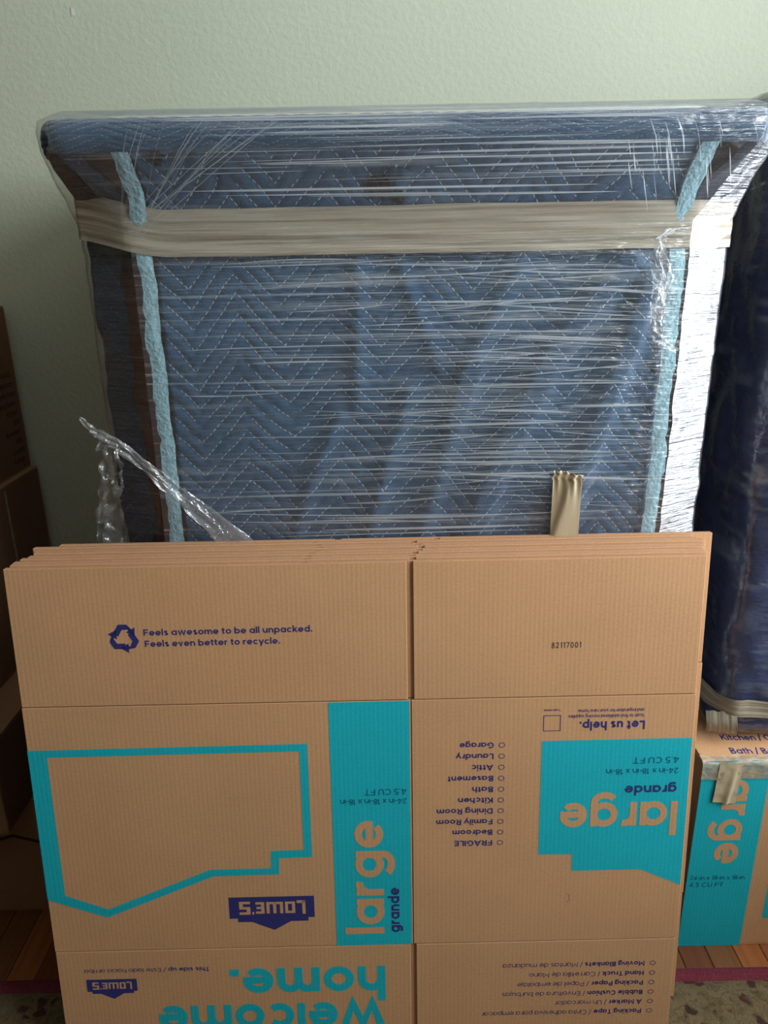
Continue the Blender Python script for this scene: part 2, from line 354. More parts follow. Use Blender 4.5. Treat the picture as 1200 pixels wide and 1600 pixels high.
def lowes_letters(w, h):
    """block capitals of the shield, in a w x h field"""
    t = .075; R_ = []
    def put(x, ww, hh, rs):
        for a in rs: R_.append((x + a[0] * ww, (1 - hh) * .5 + a[1] * hh, x + a[2] * ww, (1 - hh) * .5 + a[3] * hh))
    put(0, .13, 1.0, [(0, 0, .36, 1), (0, 0, 1, .2)])
    put(.155, .15, .84, [(0, 0, .3, 1), (.7, 0, 1, 1), (.3, 0, .7, .2), (.3, .8, .7, 1)])
    put(.335, .25, .84, [(0, 0, .19, 1), (.405, 0, .595, 1), (.81, 0, 1, 1), (.19, 0, .81, .2)])
    put(.615, .13, .84, [(0, 0, .36, 1), (.36, 0, 1, .2), (.36, .4, .9, .6), (.36, .8, 1, 1)])
    put(.77, .03, .95, [(0, .8, 1, 1)])
    put(.825, .165, .95, [(0, 0, 1, .19), (.66, .19, 1, .42), (0, .41, 1, .59), (0, .59, .34, .81), (0, .81, 1, 1)])
    V, F = blocks(R_)
    return [Vector((p.x * w, p.y * h)) for p in V], F
def shield(w, h1, h2, h3):
    return [Vector(p) for p in ((0, 0), (w, 0), (w, -h1), (w * .925, -h1), (w * .925, -h2), (w * .72, -h2), (w * .52, -h3), (w * .26, -h2), (w * .095, -h2), (w * .095, -h1), (0, -h1))], [tuple(range(11))]
def recycle(w):
    V, F = [], []
    def thick(a, b, c, d): off = len(V); V.extend([Vector(q) for q in (a, b, c, d)]); F.append((off, off + 1, off + 2, off + 3))
    for k in range(3):
        rot = Matrix.Rotation(R(-120 * k), 2)
        base = len(V)
        thick((-.58, .18), (-.22, .40), (-.02, .40), (-.30, .92)); F.pop(); del V[-4:]
        for q in ([(-.66, .30), (-.30, .92), (-.08, .56), (-.34, .12)], [(-.30, .92), (.22, .92), (.42, .58), (-.08, .56)],
                  [(.22, .92), (.34, .80), (.62, .46), (.34, .44)], [(.16, .40), (.74, .72), (.70, .10), (.50, .22)]):
            off = len(V); V.extend([Vector(p) for p in q]); F.append((off, off + 1, off + 2, off + 3))
        for i in range(base, len(V)): V[i] = rot @ V[i]
    return [p * w * .5 for p in V], F

def place(VF, frame, u, v, rot=0, lift=.0003):
    """shape in cm (x right, y up) -> sheet coordinates at (u,v) cm, turned by rot degrees in plane"""
    V, F = VF; c, s = math.cos(R(rot)), math.sin(R(rot))
    return [frame(u + (p.x * c - p.y * s), v - (p.x * s + p.y * c), lift + (p.z * .00004 if len(p) > 2 else 0)) for p in V], F
def decal(name, VF, mat, parent):
    V, F = VF
    return link(name, mesh(name, V, F), mat, parent)
def frame_poly(outer, inner):
    n = len(outer); V = [Vector((a, -b)) for a, b in outer] + [Vector((a, -b)) for a, b in inner]
    return V, [(i, (i + 1) % n, n + (i + 1) % n, n + i) for i in range(n)]
def upoly(pts): return [Vector((a, -b)) for a, b in pts], [tuple(range(len(pts)))]

def long_panel_print(fr, parent, full=True):
    """print of the 24-inch side (sheet coordinates in cm, box lying upside down)"""
    outer = [(0, 30.3), (44.7, 30.1), (44.7, 50.9), (39.2, 51.0), (39.1, 54.1), (28.1, 54.2), (9.7, 61.8), (0, 58.1)]
    inner = [(3.0, 31.6), (43.4, 31.4), (43.4, 49.5), (37.9, 49.6), (37.8, 52.9), (27.7, 52.9), (10.0, 60.2), (3.0, 57.3)]
    decal('house_outline', place(frame_poly(outer, inner), fr, 0, 0), M['teal'], parent)
    decal('printed_band', place(upoly([(48.3, 22.95), (61.15, 22.95), (61.15, 68.5), (48.3, 68.5)]), fr, 0, 0), M['teal'], parent)
    decal('printed_text', place(heavy('large', 21.9, 4.6), fr, 56.5, 66.2, 90, .0006), M['kraft_flat'], parent)
    if full: decal('printed_text', place(text_shape([('grande', .018)], 8.8, 1.9), fr, 59.1, 66.0, 90, .0006), M['navy'], parent)
    decal('printed_text', place(text_shape([('24-in x 18-in x 18-in', .004)], 10.9, 1.0), fr, 60.6, 40.3, 180, .0006), M['teal_ink'], parent)
    decal('printed_text', place(text_shape([('4.5 CU FT', .004)], 6.9, 1.1), fr, 60.6, 38.5, 180, .0006), M['teal_ink'], parent)
    decal('logo', place(shield(14.4, 4.2, 4.9, 6.6), fr, 30.3, 58.4), M['navy'], parent)
    decal('logo_lettering', place(lowes_letters(11.3, 2.7), fr, 43.2, 59.2, 180, .0006), M['kraft_flat'], parent)

LIST = [('Garage', 5.5), ('Laundry', 6.1), ('Attic', 3.5), ('Basement', 7.4), ('Bath', 3.4), ('Kitchen', 5.7), ('Dining Room', 9.2), ('Family Room', 9.3), ('Bedroom', 6.6), ('FRAGILE', 6.3)]
PACK = [('Moving Blankets', ' / Mantas de mudanza', 24.6), ('Hand Truck', ' / Carretilla de Mano', 20.0), ('Packing Paper', ' / Papel de embalaje', 22.0),
        ('Bubble Cushion', ' / Envoltura de burbujas', 24.7), ('A Marker', ' / Un marcador', 15.3), ('Packing Tape', ' / Cinta adhesiva para empacar', 28.2)]
def short_panel_print(fr, parent):
    decal('printed_block', place(upoly([(82.4, 30.5), (106.6, 30.5), (106.6, 57.9), (99.6, 54.7), (88.1, 54.7), (88.0, 51.5), (82.4, 51.4)]), fr, 0, 0), M['teal'], parent)
    decal('printed_text', place(heavy('large', 19.4, 4.4), fr, 105.1, 41.9, 180, .0006), M['kraft_flat'], parent)
    decal('printed_text', place(text_shape([('grande', .018)], 8.5, 1.75), fr, 104.7, 38.9, 180, .0006), M['navy'], parent)
    decal('printed_text', place(text_shape([('24-in x 18-in x 18-in', .004)], 11.8, 1.0), fr, 104.8, 35.8, 180, .0006), M['teal_ink'], parent)
    decal('printed_text', place(text_shape([('4.5 CU FT', .004)], 7.5, 1.1), fr, 104.8, 33.8, 180, .0006), M['teal_ink'], parent)
    decal('printed_text', place(text_shape([('Let us help.', .02)], 10.5, 1.55), fr, 98.8, 27.25, 180), M['navy'], parent)
    decal('printed_text', place(text_shape([('Scan to find additional moving supplies', .008)], 12.1, .6), fr, 98.6, 26.05, 180), M['navy'], parent)
    decal('printed_text', place(text_shape([('and inspiration for your new home.', .008)], 10.7, .6), fr, 98.6, 25.1, 180), M['navy'], parent)
    decal('printed_text', place(text_shape([('To get started.', .008)], 2.7, .4), fr, 85.2, 24.95, 180), M['navy'], parent)
    decal('printed_frame', place(frame_poly([(82.5, 26), (85.3, 26), (85.3, 28.8), (82.5, 28.8)], [(82.62, 26.12), (85.18, 26.12), (85.18, 28.68), (82.62, 28.68)]), fr, 0, 0), M['navy'], parent)
    for i, (s, wd) in enumerate(LIST):
        v0 = 31.05 + i * 1.99
        decal('printed_bullet', place(ring(0, 0, .52, .45, .11, 0, 360, 20), fr, 75.95, v0), M['navy'], parent)
        decal('printed_text', place(text_shape([(s, .016)], wd, 1.02), fr, 74.65, v0 - .5, 180), M['navy'], parent)
    decal('knife_scratch', place(ring(0, 0, .75, .9, .06, -70, 75, 12), fr, 87.2, 60.0), M['brown_ink'], parent)

# ------------------------------------------------------------------ the flattened boxes
T_W = .0056          # one board layer
PITCH = .0116
u_ax = Vector((1.0, .007, -.001)).normalized(); w_ax = Vector((-.007, .995, -.103)).normalized()
y_ax = w_ax.cross(u_ax) * 1.0
y_ax = (-w_ax).cross(u_ax).normalized()   # up along the board
if y_ax.z < 0: y_ax = -y_ax
BOARD = Matrix((u_ax, y_ax, -w_ax)).transposed()
H = .9144
def sheet_piece(x0, x1, y0, y1, z1, cut=.0):
    return box_mesh('piece', x0, x1, y0, y1, z1 - .0046, z1, .0007, 1)
# pieces in box-local metres: x 0..1.067, y 0 (bottom) .. .914, front layer z just below 0, rear layer behind it
ROWS = dict(top=(.6867, .9144), body=(.2295, .6855), low=(0, .2283))
def make_pieces(x_split):
    L = []
    for layer in (0, 1):
        z = -layer * T_W
        xs = x_split if layer == 0 else 1.067 - x_split
        for rn, (a, b) in ROWS.items():
            g = .0050 if rn != 'body' else .0007
            long_first = layer == 0
            L.append(('side_panel' if rn == 'body' else 'flap', sheet_piece(.0008 if rn != 'body' else 0, xs - g, a, b, z)))
            L.append(('end_panel' if rn == 'body' else 'flap', sheet_piece(xs + g, 1.067 - (.0015 if rn != 'body' else 0), a, b, z)))
    return L
PIECES = make_pieces(.6140)
for nm, me in PIECES:
    me.materials.append(M['kraft']); me.materials.append(M['kraft_edge'])
    for p in me.polygons:
        if abs(p.normal.z) < .5: p.material_index = 1
DU = [0, .005, .004, .010, .017, .021, .016, .010, .048]
DV = [0, .0015, .0004, .001, .0002, .0015, .0003, .001, .0008]
NB = len(DU)
ORD = ['', 'second', 'third', 'fourth', 'fifth', 'sixth', 'seventh', 'eighth', 'rearmost']
base0 = Vector((-.577, .957, .0140))
for i in range(NB):
    e = empty('flattened_box')
    w = i * PITCH
    pos = base0 + u_ax * DU[i] + w_ax * w + y_ax * (w * .1037 + DV[i] + .0005)
    e.matrix_world = Matrix.Translation(pos) @ BOARD.to_4x4()
    if i == 0: lab = 'front flattened moving box with teal house print, leaning upside down on the stack'
    elif i == NB - 1: lab = 'rearmost flattened box of the stack, shifted right against the wrapped dresser'
    else: lab = ORD[i] + ' flattened cardboard box counted from the front of the leaning stack'
    tag(e, lab, 'cardboard box', 'flattened boxes leaning in a stack')
    objs = [link(nm, me, None, e) for nm, me in PIECES]
    if i == 0:
        def fr(u, v, lift): return Vector((u / 100, H - v / 100, lift))
        topL, topR, bodL, bodR, lowL, lowR = objs[0], objs[1], objs[2], objs[3], objs[4], objs[5]
        decal('recycling_mark', place(recycle(4.9), fr, 17.2, 11.45), M['navy'], topL)
        decal('printed_text', place(text_shape([('Feels awesome to be all unpacked.', .016)], 26.0, 1.05), fr, 20.3, 11.1, .3), M['navy'], topL)
        decal('printed_text', place(text_shape([('Feels even better to recycle.', .016)], 20.9, 1.05), fr, 20.35, 12.95, .3), M['navy'], topL)
        decal('printed_text', place(text_shape([('82117001', .006)], 4.6, .95, .42), fr, 83.4, 14.55), M['ink'], topR)
        long_panel_print(fr, bodL); short_panel_print(fr, bodR)
        decal('printed_text', place(text_shape([('This side up', .014), ('/ Este lado hacia arriba', .002)], 21.5, .85), fr, 26.1, 72.2, 180), M['navy'], lowL)
        sh = shield(8.7, 2.5, 2.95, 4.1)
        decal('logo', place(sh, fr, 4.7, 74.3), M['navy'], lowL)
        decal('logo_lettering', place(lowes_letters(6.9, 1.6), fr, 12.5, 74.8, 180, .0006), M['kraft_flat'], lowL)
        decal('printed_text', place(heavy('home.', 27.0, 5.0, .29), fr, 56.5, 72.8, 180), M['teal'], lowL)
        decal('printed_text', place(heavy('welcome', 39.6, 5.0, .29), fr, 56.2, 80.2, 180), M['teal'], lowL)
        for k, (a, b, wd) in enumerate(PACK):
            v0 = 73.55 + k * 2.0
            decal('printed_bullet', place(ring(0, 0, .52, .45, .11, 0, 360, 20), fr, 102.95, v0), M['navy'], lowR)
            decal('printed_text', place(text_shape([(a, .018), (b.strip(), .0)], wd, .95), fr, 101.5, v0 - .45, 180), M['navy'], lowR)

# ------------------------------------------------------------------ textiles, film and tape materials
CH_P, CH_S = .0725, .029
def chev(x, z):
    t = (x / CH_P) % 2.0
    tri = abs(t - 1.0) * CH_P * 1.05
    return (z + tri) / CH_S
def quilt(x, z):
    ph = chev(x, z) % 1.0
    d = min(ph, 1 - ph)
    return 1 - math.exp(-d * 7.0)
def warp(x, z):
    return (x + .010 * fbm(x, 7, z, 4) + .003 * fbm(x, 2, z, 17, 2), z + .012 * fbm(x, 11, z, 4) + .004 * fbm(x, 5, z, 15, 2))
def blanket_mat(name, c_lo, c_hi, stitch):
    m = NT(name); tc = m.n('ShaderNodeTexCoord'); sx = m.n('ShaderNodeSeparateXYZ'); m.l(tc.outputs['UV'], sx.inputs[0])
    X, Z = sx.outputs[0], sx.outputs[1]
    tri = m.math('MULTIPLY', m.math('ABSOLUTE', m.math('SUBTRACT', m.math('FLOORED_MODULO', m.math('DIVIDE', X, CH_P), 2.0), 1.0)), CH_P * 1.05)
    q = m.math('DIVIDE', m.math('ADD', Z, tri), CH_S)
    ph = m.math('FRACT', q); d = m.math('MINIMUM', ph, m.math('SUBTRACT', 1.0, ph))
    line = m.math('LESS_THAN', d, .030)
    dash = m.math('GREATER_THAN', m.math('FRACT', m.math('DIVIDE', X, .0062)), .42)
    v = m.coords('UV'); nz = m.noise(v, 9, 4, .6); fz = m.noise(v, 220, 3, .7)
    base = m.ramp(nz, [(.3, c_lo), (.7, c_hi)])
    base = m.mix(m.math('MULTIPLY', fz, .45), base, tuple(c * .6 for c in c_lo[:3]) + (1,))
    worn = m.math('GREATER_THAN', m.noise(v, 26, 2), .40)
    base = m.mix(m.math('MULTIPLY', m.math('MULTIPLY', m.math('MULTIPLY', line, dash), worn), .75), base, stitch)
    m.l(base, m.b.inputs['Base Color']); m.b.inputs['Roughness'].default_value = .92
    m.b.inputs['Sheen Weight'].default_value = .25; m.b.inputs['Specular IOR Level'].default_value = .15
    m.l(m.bump(fz, .5, .003), m.b.inputs['Normal']); return m.m
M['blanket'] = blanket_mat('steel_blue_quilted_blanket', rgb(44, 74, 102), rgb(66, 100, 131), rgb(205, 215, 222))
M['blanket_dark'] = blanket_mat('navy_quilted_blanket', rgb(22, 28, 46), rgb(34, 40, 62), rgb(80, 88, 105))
M['blanket_blue'] = simple('blue_moving_blanket', rgb(40, 50, 88), .85, .25, 30, .3)
M['binding'] = simple('pale_blue_binding', rgb(152, 190, 202), .9, .12, 120, .5)
M['wood'] = simple('reddish_brown_wood', rgb(112, 74, 60), .4, .35, 25)
M['torn'] = simple('dark_torn_padding', rgb(30, 28, 30), .95, .5, 200, .8)

def film_mat(name, haze=.05, streak=.45, thr=(.56, .70), gloss=.18, sc=(1.6, 150), rough=.16, bump=.6, bscale=(9, 150), lo=None):
    m = NT(name); m.t.nodes.remove(m.b)
    v1 = m.coords('UV', (sc[0], sc[1], 1)); st = m.noise(v1, 1.0, 3, .6)
    v2 = m.coords('UV', (sc[0] * 2.3, sc[1] * .35, 1), (5, 3, 0)); st2 = m.noise(v2, 1.0, 2)
    patch = m.ramp(m.noise(m.coords('UV', (3, 6, 1)), 1.0, 2), [(.35, (.25, .25, .25, 1)), (.65, (1, 1, 1, 1))])
    a = m.ramp(st, [(thr[0], (0, 0, 0, 1)), (thr[1], (1, 1, 1, 1))])
    b = m.ramp(st2, [(thr[0] + .02, (0, 0, 0, 1)), (thr[1] + .04, (.6, .6, .6, 1))])
    mk = m.math('MULTIPLY', m.math('MAXIMUM', a, b), patch)
    fac = m.math('ADD', m.math('MULTIPLY', mk, streak), haze)
    tr = m.n('ShaderNodeBsdfTransparent'); tr.inputs[0].default_value = (.985, .99, .99, 1)
    df = m.n('ShaderNodeBsdfDiffuse'); df.inputs[0].default_value = (.82, .86, .88, 1)
    tl = m.n('ShaderNodeBsdfTranslucent'); tl.inputs[0].default_value = (.82, .86, .88, 1)
    sc_ = m.n('ShaderNodeMixShader'); sc_.inputs[0].default_value = .25; m.l(df.outputs[0], sc_.inputs[1]); m.l(tl.outputs[0], sc_.inputs[2])
    mx = m.n('ShaderNodeMixShader'); m.l(fac, mx.inputs[0]); m.l(tr.outputs[0], mx.inputs[1]); m.l(sc_.outputs[0], mx.inputs[2])
    bn = m.noise(m.coords('UV', (bscale[0], bscale[1], 1)), 1.0, 3, .65)
    bn2 = m.noise(m.coords('UV', (12, 26, 1)), 1.0, 3, .6)
    nrm = m.bump(m.math('ADD', bn, m.math('MULTIPLY', bn2, 1.4)), bump, .006)
    gl = m.n('ShaderNodeBsdfGlossy'); gl.inputs['Roughness'].default_value = rough; gl.inputs[0].default_value = (1, 1, 1, 1)
    m.l(nrm, gl.inputs['Normal'])
    lw = m.n('ShaderNodeLayerWeight'); lw.inputs[0].default_value = .5
    gf = m.math('ADD', m.math('MULTIPLY', m.math('POWER', lw.outputs['Facing'], 4.0), .6), .03 + gloss * .5)
    m2 = m.n('ShaderNodeMixShader'); m.l(gf, m2.inputs[0]); m.l(mx.outputs[0], m2.inputs[1]); m.l(gl.outputs[0], m2.inputs[2])
    m.l(m2.outputs[0], m.o.inputs['Surface']); return m.m
M['film'] = film_mat('stretch_film')
M['film_corner'] = film_mat('crinkled_stretch_film', .015, .16, (.56, .74), .40, (5, 120), .22, .85, (7, 170))
M['film_corner_dim'] = film_mat('crinkled_dim_stretch_film', .008, .14, (.58, .74), .12, (5, 120), .22, .6, (7, 120))  # same corner film with gloss cut, so the left corner is darkened by material
M['film_wrap'] = film_mat('wrinkled_stretch_film', .015, .22, (.54, .72), .16, (6, 40), .22, .9, (8, 30))
M['film_loose'] = film_mat('bunched_stretch_film', .12, .4, (.4, .7), .30, (30, 30), .15, 1.0, (60, 60))
M['film_rib'] = film_mat('stretched_film_rib', .26, .3, (.4, .6), .10, (3, 300), .3, .2)

m = NT('tan_packing_tape'); v = m.coords('UV', (1.6, 90, 1)); nz = m.noise(v, 1.0, 4, .6)
m.l(m.ramp(nz, [(.28, rgb(98, 85, 70)), (.42, rgb(142, 130, 111)), (.56, rgb(184, 174, 154)), (.75, rgb(134, 122, 103))]), m.b.inputs['Base Color'])
m.b.inputs['Roughness'].default_value = .35; m.l(m.bump(nz, .5, .004), m.b.inputs['Normal']); M['tape'] = m.m
m = NT('beige_paper_tape'); v = m.coords('UV', (40, 6, 1)); nz = m.noise(v, 1.0, 3)
m.l(m.ramp(nz, [(.3, rgb(176, 158, 128)), (.7, rgb(198, 182, 152))]), m.b.inputs['Base Color'])
m.b.inputs['Roughness'].default_value = .4; m.l(m.bump(nz, .2, .003), m.b.inputs['Normal']); M['tape_tab'] = m.m
m = NT('clear_packing_tape'); m.b.inputs['Base Color'].default_value = rgb(190, 176, 150); m.b.inputs['Roughness'].default_value = .22
nz = m.noise(m.coords(), 60, 3); m.l(m.bump(nz, .5, .006), m.b.inputs['Normal']); m.b.inputs['Alpha'].default_value = .62
m.l(m.ramp(nz, [(.3, rgb(165, 148, 122)), (.7, rgb(205, 192, 168))]), m.b.inputs['Base Color']); M['tape_clear'] = m.m

# ------------------------------------------------------------------ the wrapped dresser
YD = 1.192                                   # face of the carcass
dr = empty('wrapped_dresser', (.04, 1.45, 0)); tag(dr, 'tall dresser wrapped in a quilted steel-blue blanket and clear stretch film', 'dresser')
def dlink(name, me, mat, smooth=True, kind=None):
    o = link(name, me, mat, dr, smooth, kind); o.matrix_parent_inverse = Matrix.Translation(-dr.location); return o
BODY = [(-.437, 1.70), (-.437, 1.224), (-.358, 1.192), (.450, 1.192), (.517, 1.224), (.517, 1.70)]
SLAB = [(-.452, 1.70), (-.452, 1.150), (-.430, 1.122), (.512, 1.122), (.534, 1.150), (.534, 1.70)]
BOD_F = [(-.446, 1.70), (-.446, 1.206), (-.362, 1.166), (.454, 1.166), (.526, 1.206), (.526, 1.70)]
SLAB_F = [(-.460, 1.70), (-.460, 1.140), (-.425, 1.100), (.507, 1.100), (.542, 1.140), (.542, 1.70)]
SEG = [(0, 1, 26), (1, 2, 16), (2, 3, 70), (3, 4, 16), (4, 5, 26)]
def resample(K):
    out = []
    for a, b, n in SEG:
        for i in range(n):
            t = i / n; out.append((K[a][0] + (K[b][0] - K[a][0]) * t, K[a][1] + (K[b][1] - K[a][1]) * t))
    out.append(K[-1]); return out
def lerpK(A, B, t): return [(a[0] + (b[0] - a[0]) * t, a[1] + (b[1] - a[1]) * t) for a, b in zip(A, B)]
def inset(K, d):
    cx, cy = .04, 1.5
    return [(k[0] + (d if k[0] < cx else -d), k[1] + (d if k[1] < cy else 0)) for k in K]
def loft(name, rows, seg_range=None, jitter=None, keep=None):
    """rows: [(z, keypoints)]; returns mesh with UV = (arc length, z)"""
    P = [resample(k) for z, k in rows]; n = len(P[0]); vs = []; uvs = []
    arc = [0.0]
    mid = P[len(P) // 2]
    for i in range(1, n): arc.append(arc[-1] + math.hypot(mid[i][0] - mid[i - 1][0], mid[i][1] - mid[i - 1][1]))
    slope = 0.0
    for j, (z, k) in enumerate(rows):
        if j: slope += math.hypot(rows[j][0] - rows[j - 1][0], rows[j][1][2][1] - rows[j - 1][1][2][1])
        for i in range(n):
            x, y = P[j][i]
            p = Vector((x, y, z))
            if jitter: p += jitter(x, y, z, i / (n - 1))
            vs.append(p); uvs.append((arc[i], -slope))
    fs = [(j * n + i, j * n + i + 1, (j + 1) * n + i + 1, (j + 1) * n + i) for j in range(len(rows) - 1) for i in range(n - 1)
          if (seg_range is None or seg_range[0] <= i < seg_range[1]) and (keep is None or keep(i, rows[j][0]))]
    me = mesh(name, vs, fs); L = me.uv_layers.new(name='UVMap')
    for lp in me.loops: L.data[lp.index].uv = uvs[lp.vertex_index]
    bm = bmesh.new(); bm.from_mesh(me); bmesh.ops.delete(bm, geom=[q for q in bm.verts if not q.link_faces], context='VERTS'); bm.to_mesh(me); bm.free()
    return me
# carcass and cornice (the furniture under the blankets)
def prism(name, rows):
    n = len(rows[0][1]); vs = [(x, y, z) for z, K in rows for x, y in K]
    fs = [tuple(range(n - 1, -1, -1)), tuple((len(rows) - 1) * n + i for i in range(n))]
    fs += [(j * n + i, j * n + (i + 1) % n, (j + 1) * n + (i + 1) % n, (j + 1) * n + i) for j in range(len(rows) - 1) for i in range(n)]
    return mesh(name, vs, fs)
BODY_C = inset(BODY, .016); SLAB_C = inset(SLAB, .024)
dlink('carcass', prism('carcass', [(.0, BODY_C), (1.43, BODY_C)]), M['wood'], False)
dlink('cornice', prism('cornice', [(1.4305, BODY_C), (1.498, SLAB_C), (1.532, SLAB_C)]), M['wood'], False)

def yfront(z):
    """front profile of the draped blanket: bullnose top, cove, flat face"""
    pr = [(1.60, 1.30), (1.545, 1.175), (1.541, 1.125), (1.532, 1.112), (1.516, 1.108), (1.503, 1.113), (1.475, 1.150), (1.45, 1.174), (1.42, 1.186), (1.38, 1.192), (0, 1.192)]
    for (z1, y1), (z0, y0) in zip(pr, pr[1:]):
        if z >= z0: return y0 + (y1 - y0) * (z - z0) / (z1 - z0)
    return 1.192
def pz(px, py): return ((px - 600) * .000935 + .006, 1.376 - (py - 390) * .00101 + (px - 300) * -.00002)
RIDGES = []
for amp, wd, pts in ((.010, .016, [(560, 860), (600, 720), (640, 600)]), (.012, .018, [(655, 860), (700, 700), (745, 560)]),
                     (.020, .024, [(740, 860), (800, 700), (880, 540), (990, 400)]), (.018, .022, [(895, 860), (945, 700), (990, 560), (1030, 430)]),
                     (.008, .014, [(520, 640), (470, 740), (430, 860)]), (.007, .014, [(560, 400), (555, 480), (552, 620)]),
                     (.006, .012, [(620, 395), (640, 450), (690, 560)]), (.009, .018, [(820, 400), (760, 520), (715, 640)])):
    RIDGES.append((amp, wd, [pz(*p) for p in pts]))
def folds(x, z):
    h = 0.0
    for amp, wd, P in RIDGES:
        if z > P[0][1] + .05 and z > P[-1][1] + .05: continue
        best = 9
        for (xa, za), (xb, zb) in zip(P, P[1:]):
            dx, dz = xb - xa, zb - za; t = max(0, min(1, ((x - xa) * dx + (z - za) * dz) / (dx * dx + dz * dz)))
            d = math.hypot(x - xa - dx * t, z - za - dz * t); best = min(best, d)
        h += amp * math.exp(-(best / wd) ** 2)
    return h
def front_pt(u, w, x0=-.336, x1=.438, z0=.06, z1=1.506):
    z = z0 + (z1 - z0) * w
    wob = .004 * fbm(0, 0, z, 9)
    x = x0 + (x1 - x0) * u + wob * (1 if u < .05 or u > .95 else 0)
    lowk = sm(1.42, 1.33, z)
    y = yfront(z) - .0042 * quilt(*warp(x, z)) - lowk * min(.026, 1.35 * max(0, folds(x, z))) + .003 * (fbm(x, 1.3, z, 5) - .2) + .0014 * fbm(x, .4, z, 40, 2)
    y += .004 * lowk
    if u in (0, 1): y += .004
    return Vector((x, max(1.172 if z < 1.42 else 0, y), z))
NU, NV = 200, 330
me = grid_mesh('front_blanket', NU, NV, front_pt, lambda u, w: warp(-.336 + .774 * u, .06 + 1.446 * w))
dlink('front_blanket', me, M['blanket'])
# blanket over the top slab: front face, bullnose, top, rounded ends
def top_pt(u, w):
    x = -.458 + .998 * u
    # profile from under the slab edge, round the nose, and back over the top
    pr = [(1.498, 1.118), (1.503, 1.110), (1.513, 1.104), (1.524, 1.104), (1.534, 1.109), (1.541, 1.122), (1.543, 1.16), (1.543, 1.30), (1.543, 1.50), (1.543, 1.70)]
    t = w * (len(pr) - 1); i = min(int(t), len(pr) - 2); f = t - i
    z = pr[i][0] + (pr[i + 1][0] - pr[i][0]) * f; y = pr[i][1] + (pr[i + 1][1] - pr[i][1]) * f
    # plan rounding of the corners
    e = min(x + .458, .540 - x); rr_ = .045
    if e < rr_: y += (rr_ - math.sqrt(max(0, rr_ ** 2 - (rr_ - e) ** 2))) * (1 - sm(1.14, 1.25, y))
    if e < .02: z -= (.02 - e) ** 2 * 18
    y -= .003 * quilt(x, w * .32) * (1 if w < .55 else 0) - .002 * fbm(x, y, z, 14)
    z += .003 * quilt(x, y) * (w > .6)
    return Vector((x, y, z))
dlink('top_blanket', grid_mesh('top_blanket', 240, 60, top_pt, lambda u, w: (-.458 + .998 * u, w * .32)), M['blanket'])
# dark side blankets round both sides, stopping short of the front so a strip of wood shows
def jit(x, y, z, s):
    k = .006 * fbm(x * 1.2, y, z, 8) + .004 * fbm(x, y, z, 26, 2)
    return Vector((k * (1 if x > .04 else -1) * .8, -k, 0))
zs = [1.503 - i * .02 for i in range(74)]
def body_rows(A, B, ztop=1.503, zmid=1.425, n=74, dz=.02):
    rows = []
    for i in range(n):
        z = ztop - i * dz
        rows.append((z, lerpK(A, B, sm(ztop, zmid, z) if z > zmid else 1.0)))
    return rows
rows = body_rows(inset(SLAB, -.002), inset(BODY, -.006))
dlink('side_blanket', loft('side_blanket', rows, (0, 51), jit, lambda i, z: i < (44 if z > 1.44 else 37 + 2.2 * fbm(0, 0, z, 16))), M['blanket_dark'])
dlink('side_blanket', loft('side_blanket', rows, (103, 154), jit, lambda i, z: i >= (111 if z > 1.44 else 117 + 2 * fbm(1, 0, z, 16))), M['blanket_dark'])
# pale binding along both edges of the front blanket
def binding(name, side):
    def fn(u, w):
        z = 1.498 - (1.498 - .07) * w
        wid = .023 + .004 * fbm(side, 0, z, 14) + .003 * fbm(side, 4, z, 60, 2) * u
        xe = (-.334 if side < 0 else .431) + .004 * fbm(side * 3, 0, z, 7) + .002 * fbm(side * 5, 0, z, 30, 2)
        x = xe + side * u * wid
        y = yfront(z) - .013 - .0012 * math.sin(u * math.pi) + .0012 * fbm(x, 3, z, 30)
        return Vector((x, y, z))
    dlink(name, grid_mesh(name, 6, 150, fn), M['binding'])
binding('binding', -1); binding('binding', 1)
# torn patch in the blanket under the top, dark padding showing
def torn(cx, cz, r, seed):
    def fn(u, w):
        a = u * 2 * math.pi; rr_ = r * w * (.7 + .5 * fbm(math.cos(a) * 2 + seed, math.sin(a) * 2, 0, 1, 2))
        x = cx + rr_ * math.cos(a) * 1.3; z = cz + rr_ * math.sin(a)
        return Vector((x, yfront(z) - .008 - .004 * (1 - w) + .004 * fbm(x, 0, z, 160, 2), z))
    dlink('torn_padding', grid_mesh('torn_padding', 28, 8, fn), M['torn'])
torn(.004, 1.452, .020, 1); torn(.030, 1.441, .012, 4); torn(-.298, 1.492, .012, 9)
def flapfn(u, w):
    x = .016 + .026 * u + .012 * (w - .5) * u; z = 1.449 + .034 * w * (1 - .4 * u)
    return Vector((x, yfront(z) - .014 - .006 * math.sin(u * 3) + .004 * fbm(x, 0, z, 60), z))
dlink('torn_flap', grid_mesh('torn_flap', 10, 10, flapfn, lambda u, w: (u * .01, w * .01 + .004)), M['blanket'])

# tape band round the body
def tape_rows():
    rows = []
    for i in range(13):
        z = 1.430 - .066 * i / 12
        rows.append((z, inset(lerpK(SLAB, BODY, sm(1.503, 1.425, z) if z > 1.425 else 1), -.012)))
    return rows
def tjit(x, y, z, s):
    rise = .030 * sm(-.30, -.47, x) * 1.0 + .0 * x
    pin = .006 * fbm(x * .25, 1, z, 18) * (1 if abs(x - .04) < .5 else .5)
    return Vector((0, -.006 * sm(.45, .6, 1) + .0025 * fbm(x * .1, 0, z, 90, 2), rise + pin * .3))
dlink('tape_band', loft('tape_band', tape_rows(), None, tjit), M['tape'])

